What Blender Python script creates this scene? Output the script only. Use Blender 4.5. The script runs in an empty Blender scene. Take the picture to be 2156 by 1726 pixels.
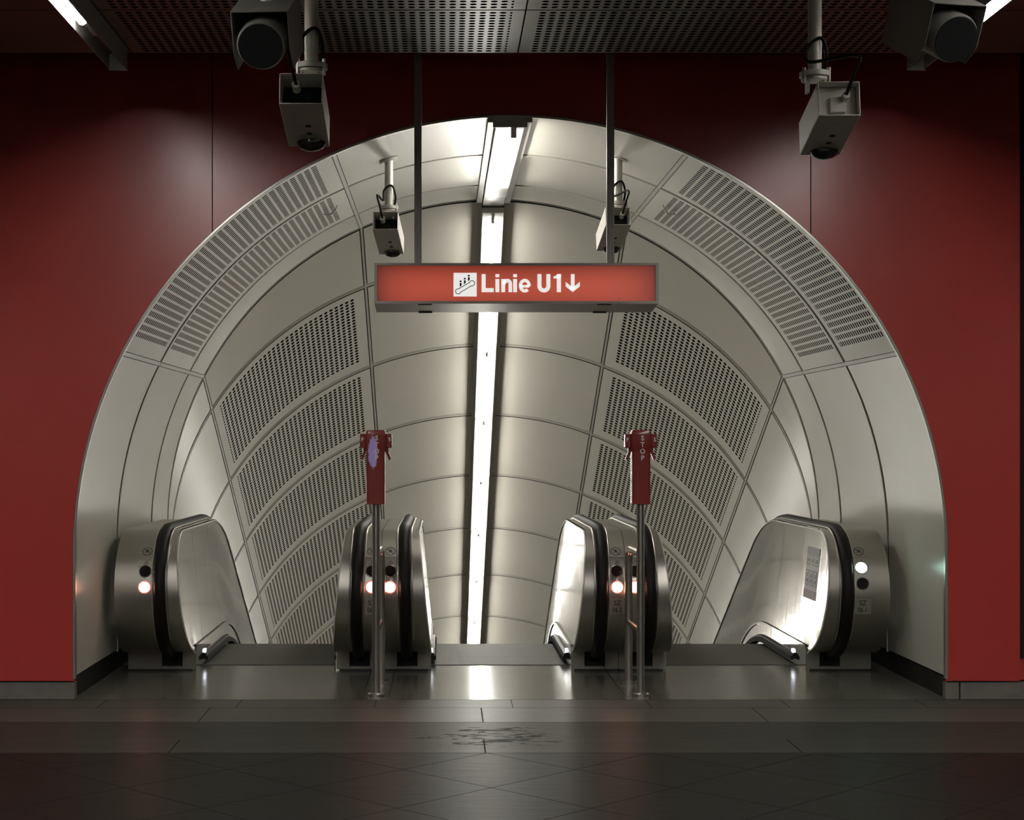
import bpy, math, random
from mathutils import Matrix, Vector
random.seed(4)
S = bpy.context.scene
C = S.collection
PI = math.pi
rad = math.radians

# ------------------------------------------------------------------ measures (metres)
XC, ZC, R = .411, .901, 2.654            # axis, springing height and radius of the vault
Y1, Y2, Y3, Y4 = 9.89, 11.18, 12.49, 13.23   # front of the portal and its ring joints
INC = rad(28.4); CI, SI = math.cos(INC), math.sin(INC)
TU, TL = rad(23.93) * R, rad(62.87) * R  # joints along the arc, measured from the crown
ZAP = ZC + R
ZCEIL = 3.75

# ------------------------------------------------------------------ mesh builder
class MB:
    def __init__(s): s.v = []; s.f = []; s.uv = {}; s.mi = []; s.cur = 0
    def face(s, idx, uv=None):
        if uv: s.uv[len(s.f)] = uv
        s.f.append(tuple(idx)); s.mi.append(s.cur)
    def add(s, vs, fs):
        b = len(s.v); s.v += [tuple(v) for v in vs]
        for f in fs: s.face([b + i for i in f])
        return s
    def box(s, x0, x1, y0, y1, z0, z1):
        v = [(x, y, z) for z in (z0, z1) for y in (y0, y1) for x in (x0, x1)]
        return s.add(v, [(0, 2, 3, 1), (4, 5, 7, 6), (0, 1, 5, 4), (1, 3, 7, 5), (3, 2, 6, 7), (2, 0, 4, 6)])
    def cbox(s, c, d): return s.box(c[0]-d[0]/2, c[0]+d[0]/2, c[1]-d[1]/2, c[1]+d[1]/2, c[2]-d[2]/2, c[2]+d[2]/2)
    def tube(s, pts, r, n=12, caps=True, closed=False):
        P = [Vector(p) for p in pts]; m = len(P)
        rs = r if isinstance(r, (list, tuple)) else [r]*m
        rings = []; up = None
        for i in range(m):
            a = P[i-1] if (i or closed) else P[i]; b = P[(i+1) % m] if (i < m-1 or closed) else P[i]
            d = (b-a).normalized()
            if up is None:
                up = Vector((0, 0, 1)) if abs(d.z) < .9 else Vector((1, 0, 0))
            sx = d.cross(up); sx.normalize(); up = sx.cross(d); up.normalize()
            rings.append([P[i] + (sx*math.cos(2*PI*k/n) + up*math.sin(2*PI*k/n))*rs[i] for k in range(n)])
        b = len(s.v)
        for g in rings: s.v += [tuple(q) for q in g]
        for i in range(m-1 if not closed else m):
            for k in range(n):
                k2 = (k+1) % n; i2 = (i+1) % m
                s.face((b+i*n+k, b+i*n+k2, b+i2*n+k2, b+i2*n+k))
        if caps and not closed:
            s.face([b+k for k in range(n)][::-1]); s.face([b+(m-1)*n+k for k in range(n)])
        return s
    def loft(s, rings, closed=True, caps=True):      # rings: equal-length lists of points
        b = len(s.v); n = len(rings[0])
        for g in rings: s.v += [tuple(q) for q in g]
        for i in range(len(rings)-1):
            for k in range(n if closed else n-1):
                k2 = (k+1) % n
                s.face((b+i*n+k, b+i*n+k2, b+(i+1)*n+k2, b+(i+1)*n+k))
        if caps and closed:
            s.face([b+k for k in range(n)][::-1]); s.face([b+(len(rings)-1)*n+k for k in range(n)])
        return s
    def prism_xz(s, poly, y0, y1):
        n = len(poly)
        return s.loft([[(x, y0, z) for x, z in poly], [(x, y1, z) for x, z in poly]])
    def prism_yz(s, poly, x0, x1):
        return s.loft([[(x0, y, z) for y, z in poly], [(x1, y, z) for y, z in poly]])
    def disc_prism(s, c, r, n, axis, h):             # short cylinder centred on c, along unit axis
        a = Vector(axis).normalized(); c = Vector(c)
        return s.tube([c - a*h/2, c + a*h/2], r, n)
    def xform(s, M):
        s.v = [tuple(M @ Vector(v)) for v in s.v]; return s
    def build(s, name, mats, parent=None, off=None, bevel=0, angle=35, label=None, smooth=True):
        if off is None: off = parent['_o'] if parent is not None else (0, 0, 0)
        me = bpy.data.meshes.new(name)
        me.from_pydata([(v[0]-off[0], v[1]-off[1], v[2]-off[2]) for v in s.v], [], s.f)
        for m in (mats if isinstance(mats, (list, tuple)) else [mats]): me.materials.append(m)
        me.polygons.foreach_set('material_index', s.mi)
        if s.uv:
            ul = me.uv_layers.new(name='UVMap')
            for p in me.polygons:
                u = s.uv.get(p.index)
                if u:
                    for k, li in enumerate(p.loop_indices): ul.data[li].uv = u[k]
        if smooth:
            me.polygons.foreach_set('use_smooth', [True]*len(s.f)); me.set_sharp_from_angle(angle=rad(angle))
        me.update()
        o = bpy.data.objects.new(name, me); C.objects.link(o)
        o['_o'] = tuple(off)
        if parent is not None: o.parent = parent
        else: o.location = off
        if bevel:
            b = o.modifiers.new('bevel', 'BEVEL'); b.width = bevel; b.segments = 2; b.limit_method = 'ANGLE'; b.angle_limit = rad(40)
        if label: o['label'] = label
        return o

def thing(name, label, cat, loc, group=None):
    o = bpy.data.objects.new(name, None); C.objects.link(o)
    o.location = loc; o['_o'] = tuple(loc); o['label'] = label; o['category'] = cat
    o.empty_display_size = .1
    if group: o['group'] = group
    return o
def tag(o, label, cat, group=None):
    o['label'] = label; o['category'] = cat
    if group: o['group'] = group
    return o
def struct(o): o['kind'] = 'structure'; return o
def sroot(name, loc=(0, 0, 0)):
    o = bpy.data.objects.new(name, None); C.objects.link(o); o.location = loc; o['_o'] = tuple(loc); o['kind'] = 'structure'
    return o

# ------------------------------------------------------------------ materials
def nm(name):
    m = bpy.data.materials.new(name); m.use_nodes = True
    return m, m.node_tree.nodes, m.node_tree.links, m.node_tree.nodes['Principled BSDF']
def mat(name, col, rough=.5, metal=0, spec=.5, coat=0, noise=0, nscale=6, bump=0, bscale=200, stretch=None, rvar=0):
    m, N, L, b = nm(name)
    b.inputs['Base Color'].default_value = (*col, 1); b.inputs['Roughness'].default_value = rough
    b.inputs['Metallic'].default_value = metal; b.inputs['Specular IOR Level'].default_value = spec
    b.inputs['Coat Weight'].default_value = coat; b.inputs['Coat Roughness'].default_value = .12
    tc = N.new('ShaderNodeTexCoord')
    vec = tc.outputs['Object']
    if stretch:
        mp = N.new('ShaderNodeMapping'); mp.inputs['Scale'].default_value = stretch; L.new(vec, mp.inputs['Vector']); vec = mp.outputs[0]
    if noise or rvar:
        t = N.new('ShaderNodeTexNoise'); t.inputs['Scale'].default_value = nscale; t.inputs['Detail'].default_value = 6
        L.new(vec, t.inputs['Vector'])
        if noise:
            mx = N.new('ShaderNodeMix'); mx.data_type = 'RGBA'
            mx.inputs[6].default_value = (*[c*(1-noise) for c in col], 1); mx.inputs[7].default_value = (*[min(1, c*(1+noise)) for c in col], 1)
            L.new(t.outputs['Fac'], mx.inputs[0]); L.new(mx.outputs[2], b.inputs['Base Color'])
        if rvar:
            mr = N.new('ShaderNodeMapRange'); mr.inputs[3].default_value = rough-rvar; mr.inputs[4].default_value = rough+rvar
            L.new(t.outputs['Fac'], mr.inputs[0]); L.new(mr.outputs[0], b.inputs['Roughness'])
    if bump:
        t2 = N.new('ShaderNodeTexNoise'); t2.inputs['Scale'].default_value = bscale; t2.inputs['Detail'].default_value = 3
        L.new(vec, t2.inputs['Vector'])
        bp = N.new('ShaderNodeBump'); bp.inputs['Strength'].default_value = bump; bp.inputs['Distance'].default_value = .002
        L.new(t2.outputs['Fac'], bp.inputs['Height']); L.new(bp.outputs[0], b.inputs['Normal'])
    return m
def emit(name, col, strength, base=(.8, .8, .8)):
    m, N, L, b = nm(name)
    b.inputs['Base Color'].default_value = (*base, 1)
    b.inputs['Emission Color'].default_value = (*col, 1); b.inputs['Emission Strength'].default_value = strength
    return m
def math_node(N, L, op, a, b=None, c=None):
    n = N.new('ShaderNodeMath'); n.operation = op
    for i, x in enumerate((a, b, c)):
        if x is None: continue
        if isinstance(x, (int, float)): n.inputs[i].default_value = x
        else: L.new(x, n.inputs[i])
    return n.outputs[0]
def perforated(name, col, pu, pv, a, b_, stagger, lu, lv, mu, mv, rough, hole=(.012, .011, .009), coord='UV', rect=False):
    """sheet metal with holes: pitch pu,pv; half sizes a,b_; plain margins mu,mv on a lu x lv panel"""
    m, N, L, b = nm(name)
    tc = N.new('ShaderNodeTexCoord'); sp = N.new('ShaderNodeSeparateXYZ'); L.new(tc.outputs[coord], sp.inputs[0])
    u, v = sp.outputs[0], sp.outputs[1]
    M = lambda op, x, y=None, z=None: math_node(N, L, op, x, y, z)
    us = M('SUBTRACT', u, mu); vs = M('SUBTRACT', v, mv)
    vd = M('DIVIDE', vs, pv)
    row = M('FLOOR', vd)
    off = M('MULTIPLY', M('MODULO', M('ABSOLUTE', row), 2.0), .5 if stagger else 0.0)
    du = M('SUBTRACT', M('FRACT', M('ADD', M('DIVIDE', us, pu), off)), .5)
    dv = M('SUBTRACT', M('FRACT', vd), .5)
    if rect:
        hx = M('LESS_THAN', M('ABSOLUTE', M('MULTIPLY', du, pu)), a); hy = M('LESS_THAN', M('ABSOLUTE', M('MULTIPLY', dv, pv)), b_)
        h = M('MULTIPLY', hx, hy)
    else:
        q = M('ADD', M('POWER', M('ABSOLUTE', M('MULTIPLY', du, pu/a)), 2.0), M('POWER', M('ABSOLUTE', M('MULTIPLY', dv, pv/b_)), 2.0))
        h = M('LESS_THAN', q, 1.0)
    for x, lo, hi in ((u, mu, lu-mu), (v, mv, lv-mv)):
        h = M('MULTIPLY', h, M('MULTIPLY', M('GREATER_THAN', x, lo), M('LESS_THAN', x, hi)))
    mx = N.new('ShaderNodeMix'); mx.data_type = 'RGBA'; mx.inputs[6].default_value = (*col, 1); mx.inputs[7].default_value = (*hole, 1)
    L.new(h, mx.inputs[0]); L.new(mx.outputs[2], b.inputs['Base Color'])
    rm = N.new('ShaderNodeMapRange'); rm.inputs[3].default_value = rough; rm.inputs[4].default_value = .9; L.new(h, rm.inputs[0]); L.new(rm.outputs[0], b.inputs['Roughness'])
    sm = N.new('ShaderNodeMapRange'); sm.inputs[3].default_value = .5; sm.inputs[4].default_value = 0; L.new(h, sm.inputs[0]); L.new(sm.outputs[0], b.inputs['Specular IOR Level'])
    return m

VCOL = (.65, .625, .55)
LT, LS = 1.804, 1.27
M_ = dict(
    vault=mat('vault_enamel', VCOL, .25, spec=.7, noise=.03, nscale=3, bump=.02, bscale=30),
    portal=mat('portal_enamel', (.68, .66, .585), .24, spec=.7, noise=.03, nscale=3, bump=.02, bscale=30),
    bead=mat('bright_edge', (.72, .70, .66), .3, metal=.25),
    joint=mat('joint_metal', (.46, .44, .385), .32),
    hanger=mat('hanger_steel', (.42, .385, .355), .4, metal=.2),
    gap=mat('joint_dark', (.02, .019, .016), .8),
    perf=perforated('perforated_sheet', VCOL, .052, .0485, .0172, .0172, False, LT, LS, .11, .075, .36),
    slot=perforated('slotted_sheet', (.68, .66, .585), .0505, .0555, .0172, .0145, False, LT, 1.24, .12, .05, .36, rect=True),
    red=mat('red_wall', (.50, .042, .032), .30, spec=.75, noise=.05, nscale=2, bump=.05, bscale=120),
    redline=mat('wall_backing', (.02, .004, .003), .9),
    stone=mat('plinth_stone', (.16, .145, .125), .6, noise=.35, nscale=14),
    black=mat('kick_black', (.012, .011, .010), .5, noise=.3, nscale=20),
    rubber=mat('handrail_rubber', (.008, .006, .006), .5, spec=.2),
    steel=mat('brushed_steel', (.42, .40, .36), .32, metal=1, noise=.06, nscale=9, stretch=(1, 12, 12)),
    steel2=mat('polished_steel', (.50, .49, .465), .09, metal=1, bump=.35, bscale=2.5, stretch=(1, 4, .5), rvar=.03, nscale=3),
    chrome=mat('chrome_tube', (.55, .52, .48), .30, metal=1),
    alu=mat('aluminium_trim', (.55, .53, .48), .3, metal=.8),
    grey=mat('camera_grey', (.64, .61, .55), .45, noise=.1, nscale=30),
    greyd=mat('bracket_grey', (.60, .575, .52), .4, metal=.3),
    greyk=mat('hood_grey', (.20, .19, .17), .5),
    dark=mat('dark_plastic', (.012, .012, .012), .45),
    grille=mat('lens_hood', (.004, .004, .005), .6),
    glass=mat('dome_tinted', (.03, .025, .025), .06, spec=.6, coat=.5),
    white=mat('batten_white', (.75, .74, .70), .35),
    ceil=mat('ceiling_plain', (.15, .14, .12), .42, noise=.1, nscale=9),
    ceilp=perforated('ceiling_perforated', (.15, .14, .12), .0515, .053, .0173, .0173, False, 2.15, .88, .06, .018, .3, hole=(.004, .004, .004)),
    hooddark=mat('void_dark', (.02, .02, .02), .9),
    signred=None, signwhite=mat('sign_white', (.82, .81, .78), .4),
    signblack=mat('sign_black', (.02, .02, .02), .5),
    signframe=mat('sign_frame', (.36, .33, .29), .35, metal=.5),
    stopred=mat('stop_red', (.23, .020, .016), .25, coat=.5),
    print=mat('print_black', (.02, .02, .018), .6),
    plate=mat('plate_metal', (.30, .285, .25), .45, metal=.4),
    plinth=mat('plinth_metal', (.24, .225, .20), .5, metal=.2, noise=.15, nscale=40),
    lens_off=mat('lens_dark', (.012, .010, .010), .12, spec=.6),
    post=mat('poster_paper', (.45, .42, .42), .4),
    postred=mat('poster_maroon', (.16, .03, .035), .4),
    postgrey=mat('poster_band', (.05, .04, .045), .4),
    brush=mat('brush_black', (.01, .01, .01), .8, bump=.5, bscale=300),
    tube=emit('tube_light', (1, .975, .90), 50),
    ptube=emit('platform_tube', (1, .98, .94), 100),
    lampred=emit('lamp_red', (1, .40, .26), 18),
    lamphalo=emit('lamp_red_halo', (1, .16, .10), .9, base=(.02, .01, .01)),
    comblight=emit('comb_light', (.85, .88, 1), 12),
    lampgreen=emit('lamp_green', (.55, 1, .82), 12),
)
# white lettering behind a back-lit red face: the face gives off light
def sign_face():
    m, N, L, b = nm('sign_red_lit')
    b.inputs['Base Color'].default_value = (.45, .05, .03, 1); b.inputs['Roughness'].default_value = .25
    b.inputs['Emission Color'].default_value = (.52, .092, .055, 1)
    # two tubes behind the acrylic: brighter along the middle, fading at the ends of the box
    tc = N.new('ShaderNodeTexCoord'); sp = N.new('ShaderNodeSeparateXYZ'); L.new(tc.outputs['Generated'], sp.inputs[0])
    g = lambda op, x, y=None: math_node(N, L, op, x, y)
    ex = g('POWER', g('ABSOLUTE', g('MULTIPLY', g('SUBTRACT', sp.outputs[0], .5), 2.0)), 8.0)
    ez = g('POWER', g('ABSOLUTE', g('MULTIPLY', g('SUBTRACT', sp.outputs[2], .4), 1.8)), 2.0)
    f = g('MULTIPLY', g('SUBTRACT', 1.0, g('MULTIPLY', ex, .8)), g('SUBTRACT', 1.0, g('MULTIPLY', ez, .55)))
    L.new(g('MULTIPLY', f, .72), b.inputs['Emission Strength'])
    return m
M_['signred'] = sign_face()
M_['signlit'] = emit('sign_white_lit', (1, .97, .93), .72)

def tread_mat():
    m, N, L, b = nm('ridged_tread')
    tc = N.new('ShaderNodeTexCoord'); sp = N.new('ShaderNodeSeparateXYZ'); L.new(tc.outputs['Object'], sp.inputs[0])
    fr = math_node(N, L, 'FRACT', math_node(N, L, 'DIVIDE', sp.outputs[0], .0125))
    h = math_node(N, L, 'GREATER_THAN', fr, .5)
    mx = N.new('ShaderNodeMix'); mx.data_type = 'RGBA'; mx.inputs[6].default_value = (.03, .028, .025, 1); mx.inputs[7].default_value = (.15, .14, .125, 1)
    L.new(h, mx.inputs[0]); L.new(mx.outputs[2], b.inputs['Base Color'])
    b.inputs['Metallic'].default_value = .3; b.inputs['Roughness'].default_value = .55
    bp = N.new('ShaderNodeBump'); bp.inputs['Distance'].default_value = .004; bp.inputs['Strength'].default_value = .6
    L.new(h, bp.inputs['Height']); L.new(bp.outputs[0], b.inputs['Normal'])
    return m
M_['tread'] = tread_mat()

def floor_mat():
    m, N, L, b = nm('stone_floor')
    tc = N.new('ShaderNodeTexCoord'); sp = N.new('ShaderNodeSeparateXYZ'); L.new(tc.outputs['Object'], sp.inputs[0])
    X, Y = sp.outputs[0], sp.outputs[1]
    g = lambda op, x, y=None, z=None: math_node(N, L, op, x, y, z)
    def line(v, c, w): return g('LESS_THAN', g('ABSOLUTE', g('SUBTRACT', v, c)), w)
    def rng(v, lo, hi): return g('MULTIPLY', g('GREATER_THAN', v, lo), g('LESS_THAN', v, hi))
    def per(v, o, p, w):   # periodic line
        d = g('ABSOLUTE', g('SUBTRACT', g('FRACT', g('ADD', g('DIVIDE', g('SUBTRACT', v, o), p), .5)), .5))
        return g('LESS_THAN', d, w/p)
    J = [line(Y, 9.895, .006), line(Y, 9.59, .006), line(Y, 9.09, .006), line(Y, 8.18, .006)]
    J.append(g('MULTIPLY', rng(Y, 9.09, 9.59), per(X, .226, 1.6, .004)))
    J.append(g('MULTIPLY', rng(Y, 9.59, 9.89), per(X, .415, .82, .003)))
    J.append(g('MULTIPLY', rng(Y, 8.18, 8.55), per(X, .215, 1.6, .004)))
    dia = g('MAXIMUM', per(g('ADD', X, Y), 8.40, .83, .006), per(g('SUBTRACT', X, Y), -7.96, .83, .006))
    J.append(g('MULTIPLY', g('LESS_THAN', Y, 8.18), dia))
    for cx in (-.413, 1.205):     # cover strips under the stop posts
        J.append(g('MULTIPLY', rng(Y, 10.0, 11.14), g('MAXIMUM', line(X, cx-.08, .004), line(X, cx+.08, .004))))
        J.append(g('MULTIPLY', rng(X, cx-.08, cx+.08), line(Y, 10.0, .005)))
    j = J[0]
    for q in J[1:]: j = g('MAXIMUM', j, q)
    n = N.new('ShaderNodeTexNoise'); n.inputs['Scale'].default_value = 9; n.inputs['Detail'].default_value = 8; n.inputs['Roughness'].default_value = .65
    mp = N.new('ShaderNodeMapping'); mp.inputs['Scale'].default_value = (1, 2.2, 1); L.new(tc.outputs['Object'], mp.inputs[0]); L.new(mp.outputs[0], n.inputs['Vector'])
    cr = N.new('ShaderNodeValToRGB'); cr.color_ramp.elements[0].position = .3; cr.color_ramp.elements[1].position = .7
    cr.color_ramp.elements[0].color = (.105, .100, .082, 1); cr.color_ramp.elements[1].color = (.150, .144, .120, 1)
    L.new(n.outputs['Fac'], cr.inputs[0]); col = cr.outputs[0]
    def mix(fac, a, c, scale=1.0):
        mx = N.new('ShaderNodeMix'); mx.data_type = 'RGBA'; L.new(g('MULTIPLY', fac, scale), mx.inputs[0]); L.new(a, mx.inputs[6])
        if isinstance(c, tuple): mx.inputs[7].default_value = (*c, 1)
        else: L.new(c, mx.inputs[7])
        return mx.outputs[2]
    col = mix(rng(Y, 9.09, 9.89), col, (.045, .043, .036), .7)  # stone rows toned down, part of the light falloff in their colour
    col = mix(rng(Y, 8.18, 9.09), col, (.030, .0285, .024), .9)          # darker stone band, with light falloff put into the colour
    col = mix(g('LESS_THAN', Y, 8.18), col, (.008, .0076, .0065), .94)      # darker diagonal slabs, light falloff and vignette painted in
    ridge = g('MAXIMUM', line(Y, 8.53, .022), line(Y, 8.24, .022))
    col = mix(ridge, col, (.050, .048, .042), .7)                            # light guide strips
    # dirt smears by the foot of the guide strip
    n2 = N.new('ShaderNodeTexNoise'); n2.inputs['Scale'].default_value = 5; n2.inputs['Detail'].default_value = 7; n2.inputs['Distortion'].default_value = 1.2
    mp2 = N.new('ShaderNodeMapping'); mp2.inputs['Scale'].default_value = (1.0, 3.2, 1); mp2.inputs['Rotation'].default_value = (0, 0, .25)
    L.new(tc.outputs['Object'], mp2.inputs[0]); L.new(mp2.outputs[0], n2.inputs['Vector'])
    ex = g('ADD', g('POWER', g('DIVIDE', g('SUBTRACT', X, .24), .42), 2.0), g('POWER', g('DIVIDE', g('SUBTRACT', Y, 8.62), .36), 2.0))
    fall = g('MAXIMUM', g('SUBTRACT', 1.0, ex), 0.0)
    sm = g('GREATER_THAN', g('ADD', n2.outputs['Fac'], g('MULTIPLY', fall, .14)), .645)
    sm = g('MULTIPLY', sm, g('GREATER_THAN', fall, .02))
    col = mix(sm, col, (.004, .004, .0035), .9)
    col = mix(j, col, (.018, .017, .014), .85)
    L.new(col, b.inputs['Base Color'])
    n3 = N.new('ShaderNodeTexNoise'); n3.inputs['Scale'].default_value = 14; n3.inputs['Detail'].default_value = 4
    mp3 = N.new('ShaderNodeMapping'); mp3.inputs['Scale'].default_value = (.25, 4, 1); L.new(tc.outputs['Object'], mp3.inputs[0]); L.new(mp3.outputs[0], n3.inputs['Vector'])
    pol = g('GREATER_THAN', Y, 9.9)
    base = g('SUBTRACT', .40, g('MULTIPLY', pol, .21))
    ro = g('ADD', base, g('MULTIPLY', g('SUBTRACT', n3.outputs['Fac'], .5), .16))
    L.new(g('ADD', ro, g('MULTIPLY', j, .3)), b.inputs['Roughness'])
    sp_ = g('ADD', .032, g('ADD', g('MULTIPLY', pol, .30), g('MULTIPLY', g('GREATER_THAN', Y, 9.09), .10)))
    L.new(g('MULTIPLY', sp_, g('SUBTRACT', 1.0, g('MULTIPLY', sm, .85))), b.inputs['Specular IOR Level'])
    bp = N.new('ShaderNodeBump'); bp.inputs['Distance'].default_value = .0006; bp.inputs['Strength'].default_value = .5
    L.new(n3.outputs['Fac'], bp.inputs['Height']); L.new(bp.outputs[0], b.inputs['Normal'])
    return m
M_['floor'] = floor_mat()

def lilac_glint_red():  # lilac reflection put into the base colour through a noise mask
    m, N, L, b = nm('stop_red_glint')
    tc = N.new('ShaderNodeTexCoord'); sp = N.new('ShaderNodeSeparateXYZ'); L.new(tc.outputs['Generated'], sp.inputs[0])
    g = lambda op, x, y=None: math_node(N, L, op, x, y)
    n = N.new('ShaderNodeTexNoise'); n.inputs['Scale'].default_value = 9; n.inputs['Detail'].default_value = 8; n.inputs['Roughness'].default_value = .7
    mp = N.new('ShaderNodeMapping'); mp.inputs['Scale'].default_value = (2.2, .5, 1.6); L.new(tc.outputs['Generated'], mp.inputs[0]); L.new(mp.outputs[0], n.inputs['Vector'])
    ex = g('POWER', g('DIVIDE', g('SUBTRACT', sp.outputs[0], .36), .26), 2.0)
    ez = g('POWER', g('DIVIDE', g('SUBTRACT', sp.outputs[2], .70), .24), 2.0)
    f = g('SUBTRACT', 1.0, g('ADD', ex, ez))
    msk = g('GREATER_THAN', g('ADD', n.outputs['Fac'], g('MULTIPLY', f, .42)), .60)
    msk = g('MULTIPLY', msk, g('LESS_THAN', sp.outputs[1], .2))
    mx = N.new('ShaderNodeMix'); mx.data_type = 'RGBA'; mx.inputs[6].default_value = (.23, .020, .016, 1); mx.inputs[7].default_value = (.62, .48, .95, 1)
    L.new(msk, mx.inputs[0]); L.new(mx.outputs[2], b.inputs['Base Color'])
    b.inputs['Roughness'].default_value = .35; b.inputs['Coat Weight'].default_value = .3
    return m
M_['glintred'] = lilac_glint_red()

# ------------------------------------------------------------------ lettering helpers
def text_mb(body, size, sx=1.0, offset=0.0, spacing=1.0, thick=.001):
    """built-in typeface, turned to face -Y, centred on (0,0)"""
    cu = bpy.data.curves.new('letters', 'FONT'); cu.body = body; cu.size = size; cu.align_x = 'CENTER'; cu.align_y = 'CENTER'
    cu.offset = offset; cu.space_character = spacing; cu.resolution_u = 4; cu.extrude = thick/2
    o = bpy.data.objects.new('letters', cu); C.objects.link(o)
    dg = bpy.context.evaluated_depsgraph_get(); dg.update()
    me = bpy.data.meshes.new_from_object(o.evaluated_get(dg))
    mb = MB()
    mb.add([(v.co.x*sx, -v.co.z, v.co.y) for v in me.vertices], [tuple(p.vertices) for p in me.polygons])
    bpy.data.objects.remove(o); bpy.data.curves.remove(cu); bpy.data.meshes.remove(me)
    return mb
def stroke(mb, pts, w, y0, y1):
    """flat band of constant width along a polyline in XZ, from depth y0 to y1"""
    P = [Vector((p[0], p[1])) for p in pts]; n = len(P); Lp = []; Rp = []
    closed = (P[0]-P[-1]).length < 1e-6
    for i in range(n):
        a = P[i-1] if i else (P[-2] if closed else P[i]); c = P[i+1] if i < n-1 else (P[1] if closed else P[i])
        d1 = (P[i]-a); d2 = (c-P[i])
        if d1.length < 1e-9: d1 = d2
        if d2.length < 1e-9: d2 = d1
        d1.normalize(); d2.normalize()
        t = (d1+d2).normalized(); nn = Vector((-t.y, t.x)); k = w/2/max(.35, nn.dot(Vector((-d1.y, d1.x))))
        Lp.append(P[i]+nn*k); Rp.append(P[i]-nn*k)
    rings = [[(l.x, y0, l.y), (r.x, y0, r.y), (r.x, y1, r.y), (l.x, y1, l.y)] for l, r in zip(Lp, Rp)]
    mb.loft(rings, caps=not closed)
def arc(cx, cz, r, a0, a1, n=14, rz=None):
    return [(cx + r*math.cos(rad(a0+(a1-a0)*i/n)), cz + (rz or r)*math.sin(rad(a0+(a1-a0)*i/n))) for i in range(n+1)]

# ================================================================== THE SETTING
# floor
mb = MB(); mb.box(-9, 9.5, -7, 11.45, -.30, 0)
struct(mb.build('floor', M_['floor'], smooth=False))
# red wall with the arched opening
def opening(x):
    d = abs(x-XC)
    return None if d >= R else ZC + math.sqrt(R*R-d*d)
ZW = 4.5
def wall_cols(x0, x1, dense):
    xs = [x0, x1]
    if dense: xs += [XC + R*math.sin(rad(a)) for a in [i*1.5-90 for i in range(121)] if x0 < XC + R*math.sin(rad(a)) < x1]
    return sorted(xs)
mb = MB()
edges = [-9, -1.405, 2.243, 3.52, 9.5]
for i in range(4):
    a, c = edges[i]+.003, edges[i+1]-.003
    dy = 0 if i < 3 else .05
    xs = wall_cols(a, c, True)
    for p, q in zip(xs, xs[1:]):
        if q-p < 1e-6: continue
        zp, zq = opening(p), opening(q)
        mid = opening((p+q)/2)
        if mid is None: zp = zq = .115
        else: zp = zp or ZC; zq = zq or ZC
        mb.add([(p, Y1+dy, zp), (q, Y1+dy, zq), (q, Y1+dy, ZW), (p, Y1+dy, ZW)], [(0, 1, 2, 3)])
        if mid is None: mb.add([(p, Y1+dy, .115), (q, Y1+dy, .115), (q, Y1+dy+.03, .115), (p, Y1+dy+.03, .115)], [(0, 1, 2, 3)])
mb.cur = 1
for a, c in ((-9, XC-R-.03), (XC+R+.03, 9.5)): mb.box(a, c, Y1+.08, Y1+.12, 0, ZW)
for a, c in ((-1.45, -1.36), (2.2, 2.29), (3.48, 3.56)):
    mb.box(a, c, Y1+.02, Y1+.078, (opening(a if a > 0 else c) or .1)+.15, ZW)
struct(mb.build('wall_back', [M_['red'], M_['redline']], smooth=False))
for nme, a, c, joints in (('baseboard_left', -9, XC-R, [-4.6]), ('baseboard_right', XC+R, 9.5, [3.155, 4.9])):
    mb = MB(); xs = [a]+joints+[c]
    for p, q in zip(xs, xs[1:]): mb.box(p+.004, q-.004, Y1+.012, Y1+.075, 0, .105)
    struct(mb.build(nme, M_['stone'], bevel=.003))

def prof(t, dr=0.0):
    h = R*PI/2
    if abs(t) <= h: return XC + (R+dr)*math.sin(t/R), ZC + (R+dr)*math.cos(t/R)
    return XC + math.copysign(R+dr, t), ZC - (abs(t)-h)
def srow(k, t):                      # position of ring joint k along the slope, for arc place t
    return max(.012, .917 + 1.319*k - (ZAP - prof(t)[1])*SI*.548)
def incline(t, s, dr=0.0):
    x, z = prof(t, dr); return (x, Y4 + s*CI, z - s*SI)

def panel(name, m, parent, t0, t1, lo, hi, fn, gap_t=.006, gap_s=.028, nw=2):
    """sheet of cladding between arc places t0..t1 and the rows lo(t)..hi(t), edges turned back"""
    n = max(3, int(abs(t1-t0)/.09)); mb = MB()
    ts = [t0+gap_t + (t1-t0-2*gap_t)*i/n for i in range(n+1)]
    flip = t0 < 0
    for i, t in enumerate(ts):
        a, c = lo(t)+gap_s, hi(t)-gap_s
        if c < a+.002: c = a+.002
        for w in range(nw+1): mb.v.append(fn(t, a+(c-a)*w/nw))
    uvof = lambda i, w: ((t1-ts[i]) if flip else (ts[i]-t0), (hi(0)-lo(0))*w/nw)
    W = nw+1
    for i in range(n):
        for w in range(nw):
            ii = [(i, w), (i+1, w), (i+1, w+1), (i, w+1)]
            mb.face([a*W+c for a, c in ii], [uvof(a, c) for a, c in ii])
    b = len(mb.v); mb.cur = 1           # turned-back edge
    bd = [(i, 0) for i in range(n+1)] + [(n, w) for w in range(1, nw+1)] + [(i, nw) for i in range(n-1, -1, -1)] + [(0, w) for w in range(nw-1, 0, -1)]
    for (i, w) in bd:
        a, c = lo(ts[i])+gap_s, hi(ts[i])-gap_s
        if c < a+.002: c = a+.002
        mb.v.append(fn(ts[i], a+(c-a)*w/nw, .022))
    for k in range(len(bd)):
        k2 = (k+1) % len(bd)
        mb.face([bd[k][0]*W+bd[k][1], b+k, b+k2, bd[k2][0]*W+bd[k2][1]])
    return mb.build(name, [m, M_['gap']], parent, angle=30)
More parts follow.
